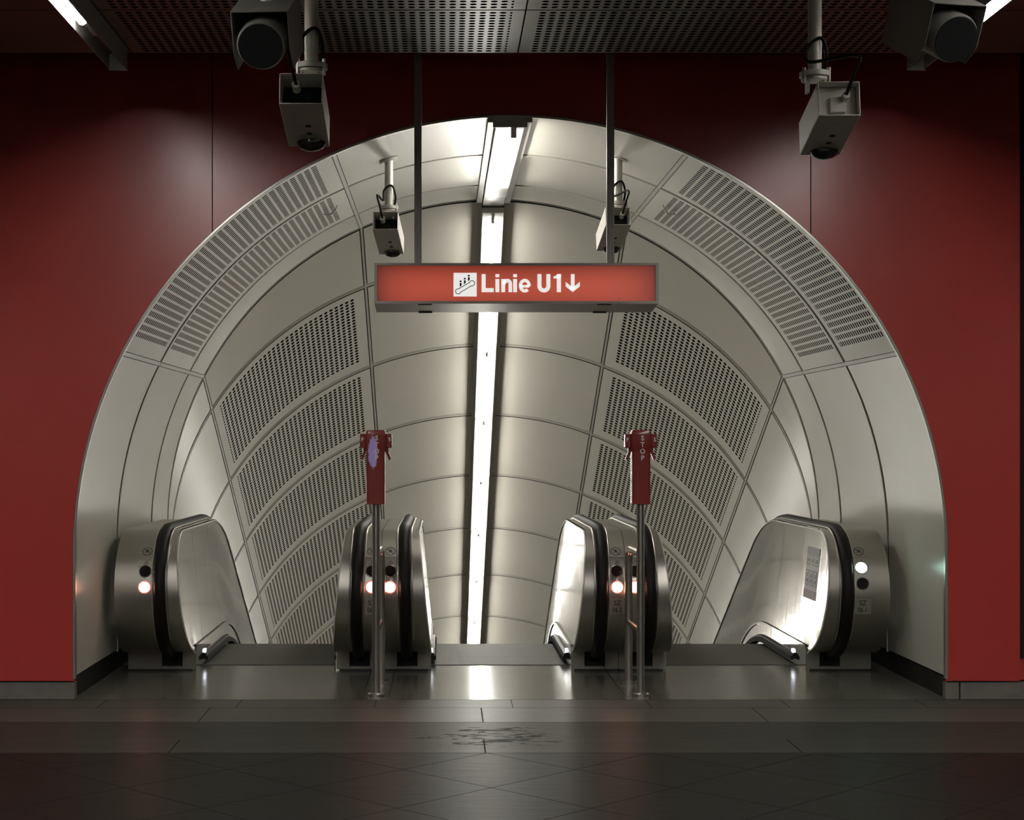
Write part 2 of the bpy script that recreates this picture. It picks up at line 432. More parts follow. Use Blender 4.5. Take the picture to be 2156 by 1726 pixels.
def rib(name, parent, m, place, w, h, t0, t1, n=90, depth=.02):
    """slim half-round cover strip that follows a ring joint"""
    mb = MB(); rings = []
    sec = [(-w/2, depth), (-w/2, h), (-w*.3, -h), (w*.3, -h), (w/2, h), (w/2, depth)]
    for i in range(n+1):
        t = t0+(t1-t0)*i/n
        rings.append([place(t, dw, dr) for dw, dr in sec])
    mb.loft(rings, caps=True)
    return mb.build(name, m, parent, angle=50)
TLEG = R*PI/2 + ZC - .128
TC = .10
portal = sroot('ceiling_portal')
lvl = lambda t, y, dr=0.0: (prof(t, dr)[0], y, prof(t, dr)[1])
mb = MB(); rings = []
for y in (Y1+.02, Y4): rings.append([lvl(TLEG*(i/60-1), y, .028) for i in range(121)])
mb.loft(rings, closed=False); mb.build('backing', M_['gap'], portal)
for r_i, (a, c) in enumerate(((Y1+.0, Y2), (Y2, Y3), (Y3, Y4))):
    lo, hi = (lambda t, a=a: a), (lambda t, c=c: c)
    for sgn in (-1, 1):
        for nme, p, q, m in (('side_panel', TL, TLEG, M_['portal']), ('slotted_panel' if r_i < 2 else 'vault_panel', TU, TL, M_['slot'] if r_i < 2 else M_['portal']), ('vault_panel', TC, TU, M_['portal'])):
            t0, t1 = (p, q) if sgn > 0 else (-q, -p)
            panel(nme, m, portal, t0, t1, lo, hi, lvl, gap_t=.017, gap_s=.031)
for y in (Y2, Y3, Y4):
    rib('joint_strip', portal, M_['joint'], lambda t, dw, dr, y=y: lvl(t, y+.016+dw, dr), .018, .003, -TLEG, TLEG)
for tj in (-TL, -TU, TU, TL):
    mb = MB(); mb.loft([[lvl(tj+dt, y, dr) for dt, dr in ((-.013, .02), (-.013, -.002), (.013, -.002), (.013, .02))] for y in (Y1+.02, Y4)]); mb.build('joint_strip', M_['joint'], portal)
for y0, y1 in ((Y1+.03, Y4),):       # flat strips covering the crown of the portal either side of the lights
    for sgn in (-1, 1):
        mb = MB(); mb.box(XC+sgn*.115-.022, XC+sgn*.115+.022, y0, y1, ZAP-.03, ZAP-.006); mb.build('crown_strip', M_['joint'], portal, bevel=.003)
for u, sgn in ((-1, -1), (1, 1)):    # small curved pulls on the slotted panels
    t = sgn*(TU+.16); x, z = prof(t)
    pts = []
    for i in range(9):
        a = i/8; tt = sgn*(TU+.10+.12*a); px, pz = prof(tt, -.01-.03*math.sin(PI*a)); pts.append((px, 11.62+.10*a, pz))
    MB().tube(pts, .006, 8).build('pull_loop', M_['white'], portal)
# black kick plates
for nme, sgn in (('baseboard_portal_left', -1), ('baseboard_portal_right', 1)):
    mb = MB(); x = XC+sgn*(R+.02); mb.box(min(x, x+sgn*.03), max(x, x+sgn*.03), Y1+.02, 12.6, 0, .128)
    struct(mb.build(nme, M_['black']))
# bright edging of the arch
def edging(dr0, dr1, y0, y1):
    mb = MB(); rings = []
    TT = TLEG
    for i in range(161):
        t = TT*(i/80-1); rings.append([lvl(t, y, dr) for dr, y in ((dr0, y0), (dr1, y0), (dr1, y1), (dr0, y1))])
    return mb.loft(rings)
struct(edging(-.006, .010, Y1-.014, Y1+.022).build('trim_1', M_['alu'], bevel=.003, angle=50))

tun = sroot('ceiling_tunnel')
NK = 10
TI = R*PI/2 + 1.3
mb = MB(); rings = []
for s in (0, 15.0): rings.append([incline(TI*(i/60-1), s, .028) for i in range(121)])
mb.loft(rings, closed=False); mb.build('backing', M_['gap'], tun)
for k in range(-1, NK):
    lo = (lambda t: 0.0) if k < 0 else (lambda t, k=k: srow(k, t))
    hi = (lambda t, k=k: srow(k+1, t))
    for sgn in (-1, 1):
        for nme, p, q, m in (('side_panel', TL, TI, M_['vault']), ('vault_panel' if k < 0 else 'perforated_panel', TU, TL, M_['vault'] if k < 0 else M_['perf']), ('vault_panel', TC-.01, TU, M_['vault'])):
            t0, t1 = (p, q) if sgn > 0 else (-q, -p)
            panel(nme, m, tun, t0, t1, lo, hi, incline, gap_t=.019, gap_s=.030)
    if k >= 0:
        rib('ring_strip', tun, M_['joint'], lambda t, dw, dr, k=k: incline(t, srow(k, t)+dw, dr), .024, .004, -TI, TI)
for tj in (-TL, -TU, TU, TL):
    mb = MB(); mb.loft([[incline(tj+dt, q, dr) for dt, dr in ((-.010, .02), (-.010, -.002), (.010, -.002), (.010, .02))] for q in (.01, 14.5)]); mb.build('joint_strip', M_['joint'], tun)
# floor of the shaft below the escalators
mb = MB(); mb.add([(XC-R, 12.0, -1.2), (XC+R, 12.0, -1.2), (XC+R, Y4+15*CI, -1.2-15*CI*.54), (XC-R, Y4+15*CI, -1.2-15*CI*.54)], [(0, 1, 2, 3)])
struct(mb.build('floor_shaft', M_['hooddark']))

# platform ceiling
ce = sroot('ceiling')
XA, XM, XB = -1.74, .42, 2.565
rows = [9.1-.9*i for i in range(5)]
for y in rows:
    for x0, x1 in ((XA, XM), (XM, XB)):
        mb = MB(); a, c, d, e = x0+.004, x1-.004, y-.9+.008, y-.008
        mb.add([(a, d, ZCEIL), (c, d, ZCEIL), (c, e, ZCEIL), (a, e, ZCEIL)], [])
        mb.face((0, 3, 2, 1), [(0, 0), (0, .884), (c-a, .884), (c-a, 0)])
        mb.add([(a, d, ZCEIL+.03), (c, d, ZCEIL+.03), (c, e, ZCEIL+.03), (a, e, ZCEIL+.03)], [])
        for i in range(4): mb.face((i, (i+1) % 4, 4+(i+1) % 4, 4+i))
        mb.build('perforated_tile', M_['ceilp'], ce, smooth=False)
    for x0, x1 in ((-9, XA-.004), (XB+.004, 9.5)):
        MB().box(x0, x1, y-.9+.008, y-.008, ZCEIL, ZCEIL+.03).build('plain_tile', M_['ceil'], ce, smooth=False)
MB().box(-9, 9.5, -7, rows[-1]-.9, ZCEIL, ZCEIL+.04).build('plain_tile', M_['ceil'], ce, smooth=False)
MB().box(-9, 9.5, -7, 9.09, ZCEIL+.06, ZCEIL+.1).build('backing', M_['hooddark'], ce, smooth=False)
MB().box(-9, 9.5, 9.0, 10.0, ZW-.02, ZW+.1).build('slab', M_['hooddark'], ce, smooth=False)
MB().box(-9, 9.5, 9.04, 9.09, ZCEIL+.1, ZW-.02).build('bulkhead', M_['hooddark'], ce, smooth=False)
# far side of the platform, behind the viewer
struct(MB().box(-9, 9.5, -7.1, -7, 0, ZCEIL).build('wall_front', mat('far_wall_panels', (.55, .53, .48), .5), smooth=False))

# ================================================================== LIGHTS
def fitting(x, label, ztop=ZCEIL-.001, y0=-6.6, y1=8.98):
    t = thing('platform_luminaire', label, 'light', (x, y1, ZCEIL), 'batten luminaires under the platform ceiling')
    mb = MB(); w = .052; zb = 3.622
    mb.box(x-w, x+w, y0, y1, ZCEIL-.035, ztop)
    mb.box(x+w-.010, x+w, y0, y1, zb+.010, ZCEIL-.03)
    mb.box(x-w, x-w+.006, y0, y1, zb+.010, ZCEIL-.03)
    mb.build('housing', M_['greyk'], t, bevel=.002)
    MB().box(x-w+.007, x+w-.011, -6.4, 8.55, ZCEIL-.042, ZCEIL-.036).build('reflector', M_['white'], t)
    mb = MB(); mb.prism_xz([(x-w, zb+.002), (x+w, zb), (x+w, ZCEIL-.034), (x-w, ZCEIL-.034)], y1-.012, y1); mb.build('end_plate', M_['greyk'], t, bevel=.002)
    ys = [8.10, 6.4, 4.9, 3.4, 1.9, .4, -1.1, -2.6, -4.1]  # rearmost tubes, unseen behind the viewer, are added for more light
    for a in ys:
        MB().tube([(x-.004, a, 3.668), (x-.004, a-1.42, 3.668)], .020, 14).build('fluorescent_tube', M_['ptube'], t, label='glowing white tube')
        for q in (a+.012, a-1.432): MB().cbox((x-.004, q, 3.685), (.04, .022, .05)).build('lamp_holder', M_['white'], t, bevel=.002)
    return t
fitting(-1.797, 'grey batten light under the ceiling in the top left corner, glowing tube')
fitting(2.617, 'grey batten light under the ceiling in the top right corner, behind the hooded camera')
fitting(-6.2, 'grey batten light further along the platform ceiling to the left, out of the picture')
fitting(7.03, 'grey batten light further along the platform ceiling to the right, out of the picture')

t = thing('portal_light', 'short level light fitting at the crown of the arch, above the red sign', 'light', (XC, Y1, ZAP))
mb = MB(); mb.box(XC-.09, XC+.09, Y1+.03, 12.75, ZAP-.058, ZAP-.004); mb.build('batten', M_['white'], t, bevel=.004)
MB().box(XC-.105, XC+.105, Y1+.018, Y1+.03, ZAP-.062, ZAP-.002).build('end_plate', M_['greyd'], t)
zt = ZAP-.095
for x, a, c in ((XC+.025, 10.0, 11.2), (XC-.025, 11.05, 12.25)):
    MB().tube([(x, a, zt), (x, c, zt)], .0165, 14).build('fluorescent_tube', M_['tube'], t, label='glowing white tube')
    for q in (a-.014, c+.014): MB().cbox((x, q, zt+.018), (.036, .026, .072)).build('lamp_holder', M_['greyd'] if q < a else M_['white'], t, bevel=.003)
MB().box(XC-.085, XC+.085, 12.752, Y4+.10, ZAP-.045, ZAP-.02).build('cover_plate', M_['joint'], t)
t = thing('tunnel_light', 'long line of bare tubes running down the middle of the sloping tunnel vault', 'light', (XC, Y4, ZAP))
def ax(s, dx, drop):  # point on the light line: s along the slope, drop square to the vault
    return (XC+dx, Y4 + s*CI - drop*SI, ZAP - s*SI - drop*CI)
mb = MB()
rg = []
for s in (.10, 14.5): rg.append([ax(s, dx, d) for dx, d in ((-.09, .002), (.09, .002), (.09, .058), (-.09, .058))])
mb.loft(rg); mb.build('batten', M_['white'], t, bevel=.004)
for sgn in (-1, 1):
    mb = MB(); mb.loft([[ax(s, sgn*.107+dx, d) for dx, d in ((-.016, .0), (.016, .0), (.016, .018), (-.016, .018))] for s in (.02, 14.5)])
    mb.build('cover_strip', M_['joint'], t)
for k in range(-1, 10):
    s0 = .20 if k < 0 else .917+1.319*k+.05
    s1 = .917+1.319*(k+1)-.05
    MB().tube([ax(s0, 0, .094), ax(s1, 0, .094)], .0165, 14).build('fluorescent_tube', M_['tube'], t, label='glowing white tube')
    for q in (s0-.02, s1+.02):
        mb = MB(); mb.loft([[ax(q+ds, dx, d) for dx, d in ((-.012, .056), (.012, .056), (.012, .106), (-.012, .106))] for ds in (-.012, .012)])
        mb.build('lamp_holder', M_['grey'], t, bevel=.003)
    if k >= 0:
        for sgn in (-1, 1):
            mb = MB(); q = .917+1.319*k
            mb.loft([[ax(q+ds, sgn*.06+dx, d) for dx, d in ((-.022, .055), (.022, .055), (.022, .064), (-.022, .064))] for ds in (-.012, .012)])
            mb.build('clip', M_['white'], t)

# ================================================================== THE HANGING SIGN
sx0, sx1 = -.391, 1.229
t = thing('direction_sign', 'red illuminated hanging sign reading Linie U1 with escalator symbol and arrow', 'sign', (.42, 9.4, 2.35))
mb = MB(); ya, yb = 9.25, 9.55
z0, z1 = 2.357, 2.589
mb.prism_yz([(ya, z0), (ya, z1), (yb, z1), (yb, z0-.024)], sx0, sx1)
mb.build('housing', M_['signframe'], t, bevel=.003)
for a in (sx0, sx1): pass
mb = MB(); w = .017
mb.box(sx0, sx1, ya-.012, ya+.001, z1-w*.8, z1); mb.box(sx0, sx1, ya-.012, ya+.001, z0, z0+w*.9)
mb.box(sx0, sx0+w, ya-.012, ya+.001, z0+w*.9, z1-w*.8); mb.box(sx1-w, sx1, ya-.012, ya+.001, z0+w*.9, z1-w*.8)
mb.build('frame', M_['signframe'], t)
MB().box(sx0+w, sx1-w, ya-.004, ya+.002, z0+w*.9, z1-w*.8).build('face', M_['signred'], t, smooth=False)
q = .0008792            # metres per drawing unit; lettering drawn to the sign's own proportions
ox, oz = .0, 0.0
def sp(px, py): return ((740+px/3.08-932.4)*9.245/3416, 1.55-(400+py/3.08-937.7)*9.245/3416)
yf = ya-.0045
def area(pts): return [sp(*p) for p in pts]
mb = MB(); a = sp(662, 690); c = sp(812, 537); mb.box(a[0], c[0], yf-.001, yf, a[1], c[1])
pic = mb.build('pictogram', M_['signlit'], t, smooth=False, label='white square with black escalator symbol')
mb = MB(); yk = yf-.0016
A, B = sp(692, 657), sp(782, 604); r = 17*q; ang = math.degrees(math.atan2(B[1]-A[1], B[0]-A[0]))
loop = arc(A[0], A[1], r, ang+70, ang+290, 12) + arc(B[0], B[1], r, ang-110, ang+110, 12)
tx, tz = (B[0]-A[0]), (B[1]-A[1]); ln = math.hypot(tx, tz); tx /= ln; tz /= ln
d = 12.5*q
p1 = (A[0]+tx*16*q-tz*d, A[1]+tz*16*q+tx*d); p2 = (B[0]-tx*16*q-tz*d, B[1]-tz*16*q+tx*d)
p3 = (A[0]+tx*16*q+tz*d, A[1]+tz*16*q-tx*d); p4 = (B[0]-tx*16*q+tz*d, B[1]-tz*16*q-tx*d)
loop = [p1] + arc(A[0], A[1], r, ang+40, ang+320, 14) + [p3, p4] + arc(B[0], B[1], r, ang-140, ang+140, 14) + [p2, p1]
stroke(mb, loop, 4.6*q, yk, yf-.0009)
for hx, hy in ((708, 592), (735, 575), (761, 555)):
    cx, cz = sp(hx, hy); mb.tube([(cx, yk, cz), (cx, yf-.0009, cz)], 6.5*q, 14)
    x0, za = sp(hx-6, hy+10); x1, zb = sp(hx+6, hy+36); zb2 = sp(0, hy+28)[1]
    mb.prism_xz([(x0, za), (x0, zb), (x1, zb2), (x1, za)], yk, yf-.0009)
mb.build('symbol', M_['signblack'], pic, off=pic['_o'])
mb = MB(); W = 27
def st(pts, w=W): stroke(mb, [sp(*p) for p in pts], w*q, yf-.001, yf+.0005)
def aa(cx, cy, r, a0, a1, n=16, ry=None): return [(cx+r*math.cos(rad(a0+(a1-a0)*i/n)), cy-(ry or r)*math.sin(rad(a0+(a1-a0)*i/n))) for i in range(n+1)]
st([(857, 545), (857, 649), (922, 649)], 26)                                   # L
for x in (946, 1061):                                                              # i
    st([(x, 577), (x, 662)], 25); st([(x, 545), (x, 565)], 25)
st([(984, 662), (984, 577)], 25)                                                   # n
st([(984, 606)] + aa(1011, 608, 19, 150, 0, 12, 21) + [(1030, 662)], 23)
st([(1095, 624), (1152, 624)], 17)                                                 # e
st([(1152.5, 624)] + aa(1124, 620, 28, 0, 312, 26, 34), 21)
st([(1219, 545), (1219, 622)] + aa(1248, 622, 29, 180, 360, 16, 29) + [(1277, 545)], 26)   # U
st([(1345, 662), (1345, 548)], 27)                                                 # 1
mb.prism_xz(area([(1335, 545), (1358, 545), (1358, 566), (1340, 572), (1310, 574), (1310, 560), (1327, 556)]), yf-.001, yf+.0005)
mb.build('lettering', M_['signlit'], t, angle=60, label='white letters Linie U1')
mb = MB()
st([(1435, 545), (1435, 645)], 24)
mb.prism_xz(area([(1389, 595), (1389, 625), (1435, 662), (1435, 633)]), yf-.001, yf+.0004)
mb.prism_xz(area([(1481, 595), (1481, 625), (1435, 662), (1435, 633)]), yf-.001, yf+.0004)
mb.build('arrow', M_['signlit'], t, label='white arrow pointing down')
mb = MB()
for py in (704, 733):
    x, z = sp(1733, py); g_ = text_mb('343', .0105, 1.0); g_.xform(Matrix.Translation((x, yf-(.002 if py < 720 else .009), z))); b0 = len(mb.v); mb.v += g_.v; [mb.face([i+b0 for i in f]) for f in g_.f]
mb.build('number', M_['signblack'], t)
mb = MB()
for px in (476, 1640):                      # catches under the housing
    x, z = sp(px, 748); mb.box(x-.04, x+.04, ya+.0, ya+.02, z0-.006, z0+.001)
    mb.box(x-.04, x+.04, yb-.03, yb-.01, z0-.029, z0-.020)
mb.build('catch', M_['dark'], t)
for x in (-.144, .970):
    mb = MB(); mb.box(x-.0215, x+.0215, 9.38, 9.42, z1-.002, ZW-.02)
    mb.box(x-.0075, x-.0035, 9.377, 9.38, z1-.002, ZW-.02); mb.box(x+.010, x+.012, 9.377, 9.38, z1-.002, ZW-.02)
    mb.build('hanger', M_['hanger'], t, bevel=.0015)

# ================================================================== CAMERAS AND LOUDSPEAKERS
def cctv(loc, yaw, tilt, ztop, label, group, pole_dx=0.0, flange=True, cable=0, panel_grey=False, h=.125):
    """loc: centre of the open back of the housing; pointing away (+Y), nose down by tilt"""
    w, ln = .166, .44
    base = (loc[0]+pole_dx, loc[1]+.10, ztop)
    t = thing('surveillance_camera', label, 'camera', base, group)
    Mx = Matrix.Translation(loc) @ Matrix.Rotation(rad(yaw), 4, 'Z') @ Matrix.Rotation(-rad(tilt), 4, 'X')
    mb = MB(); k = .004
    mb.box(-w/2, w/2, 0, ln, h/2-k, h/2); mb.box(-w/2, w/2, 0, ln, -h/2, -h/2+k)
    mb.box(-w/2, -w/2+k, 0, ln, -h/2+k, h/2-k); mb.box(w/2-k, w/2, 0, ln, -h/2+k, h/2-k)
    mb.box(-w/2+k, w/2-k, ln-.01, ln-.004, -h/2+k, h/2-k)
    mb.xform(Mx); hs = mb.build('housing', M_['grey'], t, bevel=.0015)
    mb = MB(); bk = .05 if panel_grey else .12
    mb.box(-w/2+.006, w/2-.006, bk, bk+.01, -h/2+.006, h/2-.006); mb.box(-.03, .03, bk-.02, bk, -.045, .02); mb.xform(Mx)
    rp = mb.build('back_panel', M_['greyd'] if panel_grey else M_['dark'], t, bevel=.002)
    mb = MB(); mb.tube([(-.02+cable*.05, .05, .015), (-.02+cable*.05, .0, .018)], .016, 12); mb.xform(Mx); mb.build('cable_gland', M_['greyd'], t)
    for yy in (.22, .30):
        mb = MB(); mb.tube([(.012, yy, -h/2-.0015), (.012, yy, -h/2+.002)], .012, 14)
        mb.xform(Mx); mb.build('screw', M_['gap'], t)
    mb = MB(); rings = []                    # tinted dome under the nose
    for i in range(9):
        a = i/8*PI/2; rr = .060*math.cos(a) if i < 8 else .002
        rings.append([(rr*math.cos(2*PI*j/20)+.012, ln-.045+.7*rr*math.sin(2*PI*j/20), -h/2-.036*math.sin(a)) for j in range(20)])
    mb.loft(rings); mb.xform(Mx); mb.build('dome', M_['glass'], t)
    top = Mx @ Vector((0, .10, h/2))
    bx, by = base[0], base[1]
    zj = top.z+.075
    MB().tube([(bx, by, ztop+.006), (bx, by, zj)], .0275, 18).build('pole', M_['greyd'], t)
    if flange:
        mb = MB(); mb.tube([(bx, by, ztop-.012), (bx, by, ztop+.02)], .06, 24)
        f = mb
        # flange lies against the curved vault
        nrm = Vector((XC-bx, 0, ZC-ztop)).normalized()
        f = MB().disc_prism((bx, by, ztop), .062, 24, nrm, .012); f.build('flange', M_['greyd'], t)
    mb = MB(); mb.tube([(bx, by, zj), (bx, by, zj-.022)], .062, 20); mb.tube([(bx, by, zj-.024), (bx, by, zj-.036)], .055, 20)
    for sx in (-1, 1): mb.box(bx+sx*.03-.006, bx+sx*.03+.006, by-.02, by+.02, top.z-.012, zj-.03)
    mb.build('clamp', M_['greyd'], t, bevel=.002)
    for sx in (-1, 1): MB().tube([(bx+sx*.05, by-.03, zj-.05), (bx+sx*.05, by-.03, zj+.012)], .008, 8).build('bolt', M_['chrome'], t)
    g0 = Mx @ Vector((-.02+cable*.05, .0, .018))
    sgn = 1 if cable else -1
    pts = []
    ctrl = [g0, g0+Vector((sgn*.012, -.05, .06)), g0+Vector((sgn*.03, -.06, .14)), Vector((bx-.035, by-.05, zj+.03)), Vector((bx-.03, by-.03, zj+.10)), Vector((bx+.02, by-.032, zj+.13)), Vector((bx+.045, by-.01, zj+.06)), Vector((bx+.03, by+.02, zj-.03))]
    for i in range(len(ctrl)-1):              # smooth run through the control points
        p0, p1, p2, p3 = ctrl[max(i-1, 0)], ctrl[i], ctrl[i+1], ctrl[min(i+2, len(ctrl)-1)]
        for j in range(6):
            u = j/6; pts.append(.5*((2*p1)+(p2-p0)*u+(2*p0-5*p1+4*p2-p3)*u*u+(3*p1-p0-3*p2+p3)*u**3))
    pts.append(ctrl[-1])
    MB().tube(pts, .007, 8).build('cable', M_['rubber'], t)
    return t
G1 = 'camera housings pointing into the tunnel'
cctv((-.542, 6.20, 2.914), .5, 11, ZCEIL, 'grey box camera on a ceiling pole, upper left, in front of the red wall', G1, pole_dx=.032, flange=False)
cctv((1.588, 6.50, 2.940), -2.5, 10.5, ZCEIL, 'grey box camera on a ceiling pole, upper right, over the red wall seam', G1, pole_dx=-.075, flange=False, cable=1, panel_grey=True, h=.145)
cctv((-.377, 10.62, 3.022), -4, 15, 3.43, 'small grey camera hanging from the vault at the left end of the red sign', G1, pole_dx=.02)
cctv((1.148, 10.62, 3.052), 3, 16, 3.445, 'small grey camera hanging from the vault behind the right sign hanger', G1, pole_dx=.01, cable=1)

def hooded(c, yaw, label, ztop=ZCEIL):
    t = thing('hooded_camera', label, 'camera', (c[0], c[1]+.12, ztop), 'hooded cameras facing the platform')
    T = Matrix.Translation(c) @ Matrix.Rotation(rad(yaw), 4, 'Z') @ Matrix.Rotation(rad(27), 4, 'X')
    mb = MB(); mb.tube([(0, -.012, 0), (0, 0, 0), (0, .24, 0)], [.080, .086, .086], 36); mb.xform(T); mb.build('lens_tube', M_['greyk'], t)
    mb = MB(); mb.tube([(0, -.017, 0), (0, -.008, 0)], .078, 36); mb.xform(T); mb.build('lens_window', M_['grille'], t, label='dark round window')
    mb = MB(); k = .004; w = .102
    mb.box(-w, w, .01, .34, .112, .112+k)
    mb.box(-w, w, .336, .34, -.09, .112)
    for sx in (-1, 1): mb.prism_yz([(.01, .112), (.34, .112), (.34, -.10), (.06, -.10), (.01, -.03)], sx*w-(k if sx > 0 else 0), sx*w+(0 if sx > 0 else k))
    mb.xform(T); mb.build('hood', M_['greyk'], t, bevel=.001)
    p = T @ Vector((0, .20, .114))
    MB().tube([(p.x, p.y, p.z-.01), (p.x, p.y, ztop+.006)], .024, 16).build('pole', M_['greyd'], t)
hooded((-.640, 5.71, 2.958), -3, 'grey box camera with a dark round window facing the viewer, top left')
hooded((1.800, 5.71, 2.983), 12, 'grey box camera with a dark round window facing the viewer, top right')

# ================================================================== STOP POSTS
def stop_post(x, label, glint):
    y = 10.03
    t = thing('stop_post', label, 'emergency stop post', (x, y, 0), 'stop posts in front of the escalators')
    MB().tube([(x, y, 0), (x, y, 1.20)], .0245, 20).build('pole', M_['chrome'], t)
    mb = MB(); mb.tube([(x, y, 0), (x, y, .018), (x, y, .024)], [.051, .051, .045], 12); mb.build('base_flange', M_['chrome'], t)
    yb = 10.56; xb = x-.013 if x > .5 else x+.012
    pts = [(xb, yb, 0), (xb, yb, .78)]
    for i in range(1, 9):
        a = i/8*PI/2; pts.append((xb+(x-xb)*(1-math.cos(a))*.3, yb-.10*(1-math.cos(a)), .78+.10*math.sin(a)))
    pts.append((x, y+.02, .88))
    MB().tube(pts, .025, 16).build('guard_rail', M_['chrome'], t)
    MB().tube([(xb, yb, .40), (x, y+.02, .40)], .017, 14).build('cross_rail', M_['chrome'], t)
    MB().tube([(xb, yb, 0), (xb, yb, .022)], .048, 12).build('base_flange', M_['chrome'], t)
    z0, z1 = 1.19, 1.645
    mb = MB()
    sec = []
    rr = .010
    for cx, cy, a0 in ((.055-rr, -.055+rr, -90), (.055-rr, .090-rr, 0), (-.055+rr, .090-rr, 90), (-.055+rr, -.055+rr, 180)):
        for i in range(5): sec.append((cx+rr*math.cos(rad(a0+i*22.5)), cy+rr*math.sin(rad(a0+i*22.5))))
    rings = [[(x+px*s, y+py*min(s, 1), z) for px, py in sec] for z, s in ((z0-.004, .86), (z0, 1), (1.512, 1), (1.516, 1.12), (z1-.03, 1.12), (z1-.008, 1.04), (z1, .94))]
    mb.loft(rings); box = mb.build('stop_box', M_['glintred'] if glint else M_['stopred'], t, angle=30, label='dark red box, lilac reflection painted on the front' if glint else 'dark red box')
    for sx in (-1, 1):
        mb = MB(); mb.box(x+sx*.079-.019, x+sx*.079+.019, y-.03, y+.035, 1.535, 1.622); wing = mb.build('side_button', M_['stopred'], t, bevel=.006)
        mb = MB(); mb.loft([[(x+sx*(.068+.0*k)+dx+sx*o, y+dy, z) for dx, dy in ((-.009, -.012), (.009, -.012), (.009, .012), (-.009, .012))] for o, z, k in ((0, 1.54, 0), (.0, 1.51, 0), (.022, 1.458, 0))])
        lv = mb.build('lever', M_['stopred'], t, bevel=.002)
        MB().tube([(x+sx*.091, y-.013, 1.462), (x+sx*.091, y-.008, 1.462)], .005, 10).build('stud', M_['white'], lv)
        g_ = text_mb('S' if sx > 0 else 'P', .034, .8, .0004); g_.xform(Matrix.Translation((x+sx*.084, y-.031, 1.585))); g_.build('letter', M_['signwhite'], wing, off=wing['_o'])
    for i, ch in enumerate('STOP'):
        g_ = text_mb(ch, .042, .92, .0010); g_.xform(Matrix.Translation((x+.006, y-.0562, 1.594-.0405*i))); g_.build('letter', M_['signwhite'], box, off=box['_o'], label='white letter')
stop_post(-.413, 'red STOP box with a painted lilac reflection on a steel post, left of the light line', True)
stop_post(1.222, 'clean dark red STOP box on a steel post, right of the light line', False)

# ================================================================== ESCALATORS
YB = 11.16                      # front of the plinths
RA = 2.2
YT = 12.5                       # where the run starts to fall
def fall(y):                    # drop of the balustrade and steps along the run
    if y <= YT: return 0.0
    h = RA*SI
    if y < YT+h: return RA-math.sqrt(RA*RA-(y-YT)**2)
    return RA*(1-CI)+(y-YT-h)*math.tan(INC)
YE = 20.5
cy, cz, rr = 11.10, .56, .42
def path():                     # side outline of the balustrade: bottom of the drum, nose, top, down the slope
    P = []
    for i in range(25):
        a = -PI/2 - PI*i/24
        P.append((cy+rr*math.cos(a), cz+rr*math.sin(a)))
    for i in range(1, 5): P.append((cy+(YT-cy)*i/4, cz+rr))
    for i in range(1, 13): yy = YT+RA*SI*i/12; P.append((yy, cz+rr-fall(yy)))
    for i in range(1, 9): yy = YT+RA*SI+(YE-YT-RA*SI)*i/8; P.append((yy, cz+rr-fall(yy)))
    return P
PATH = path()
def lean(y, z): return .10*max(0.0, z+fall(y)-.17)
def merge(dst, src):
    b = len(dst.v); dst.v += src.v
    for f in src.f: dst.face([i+b for i in f])
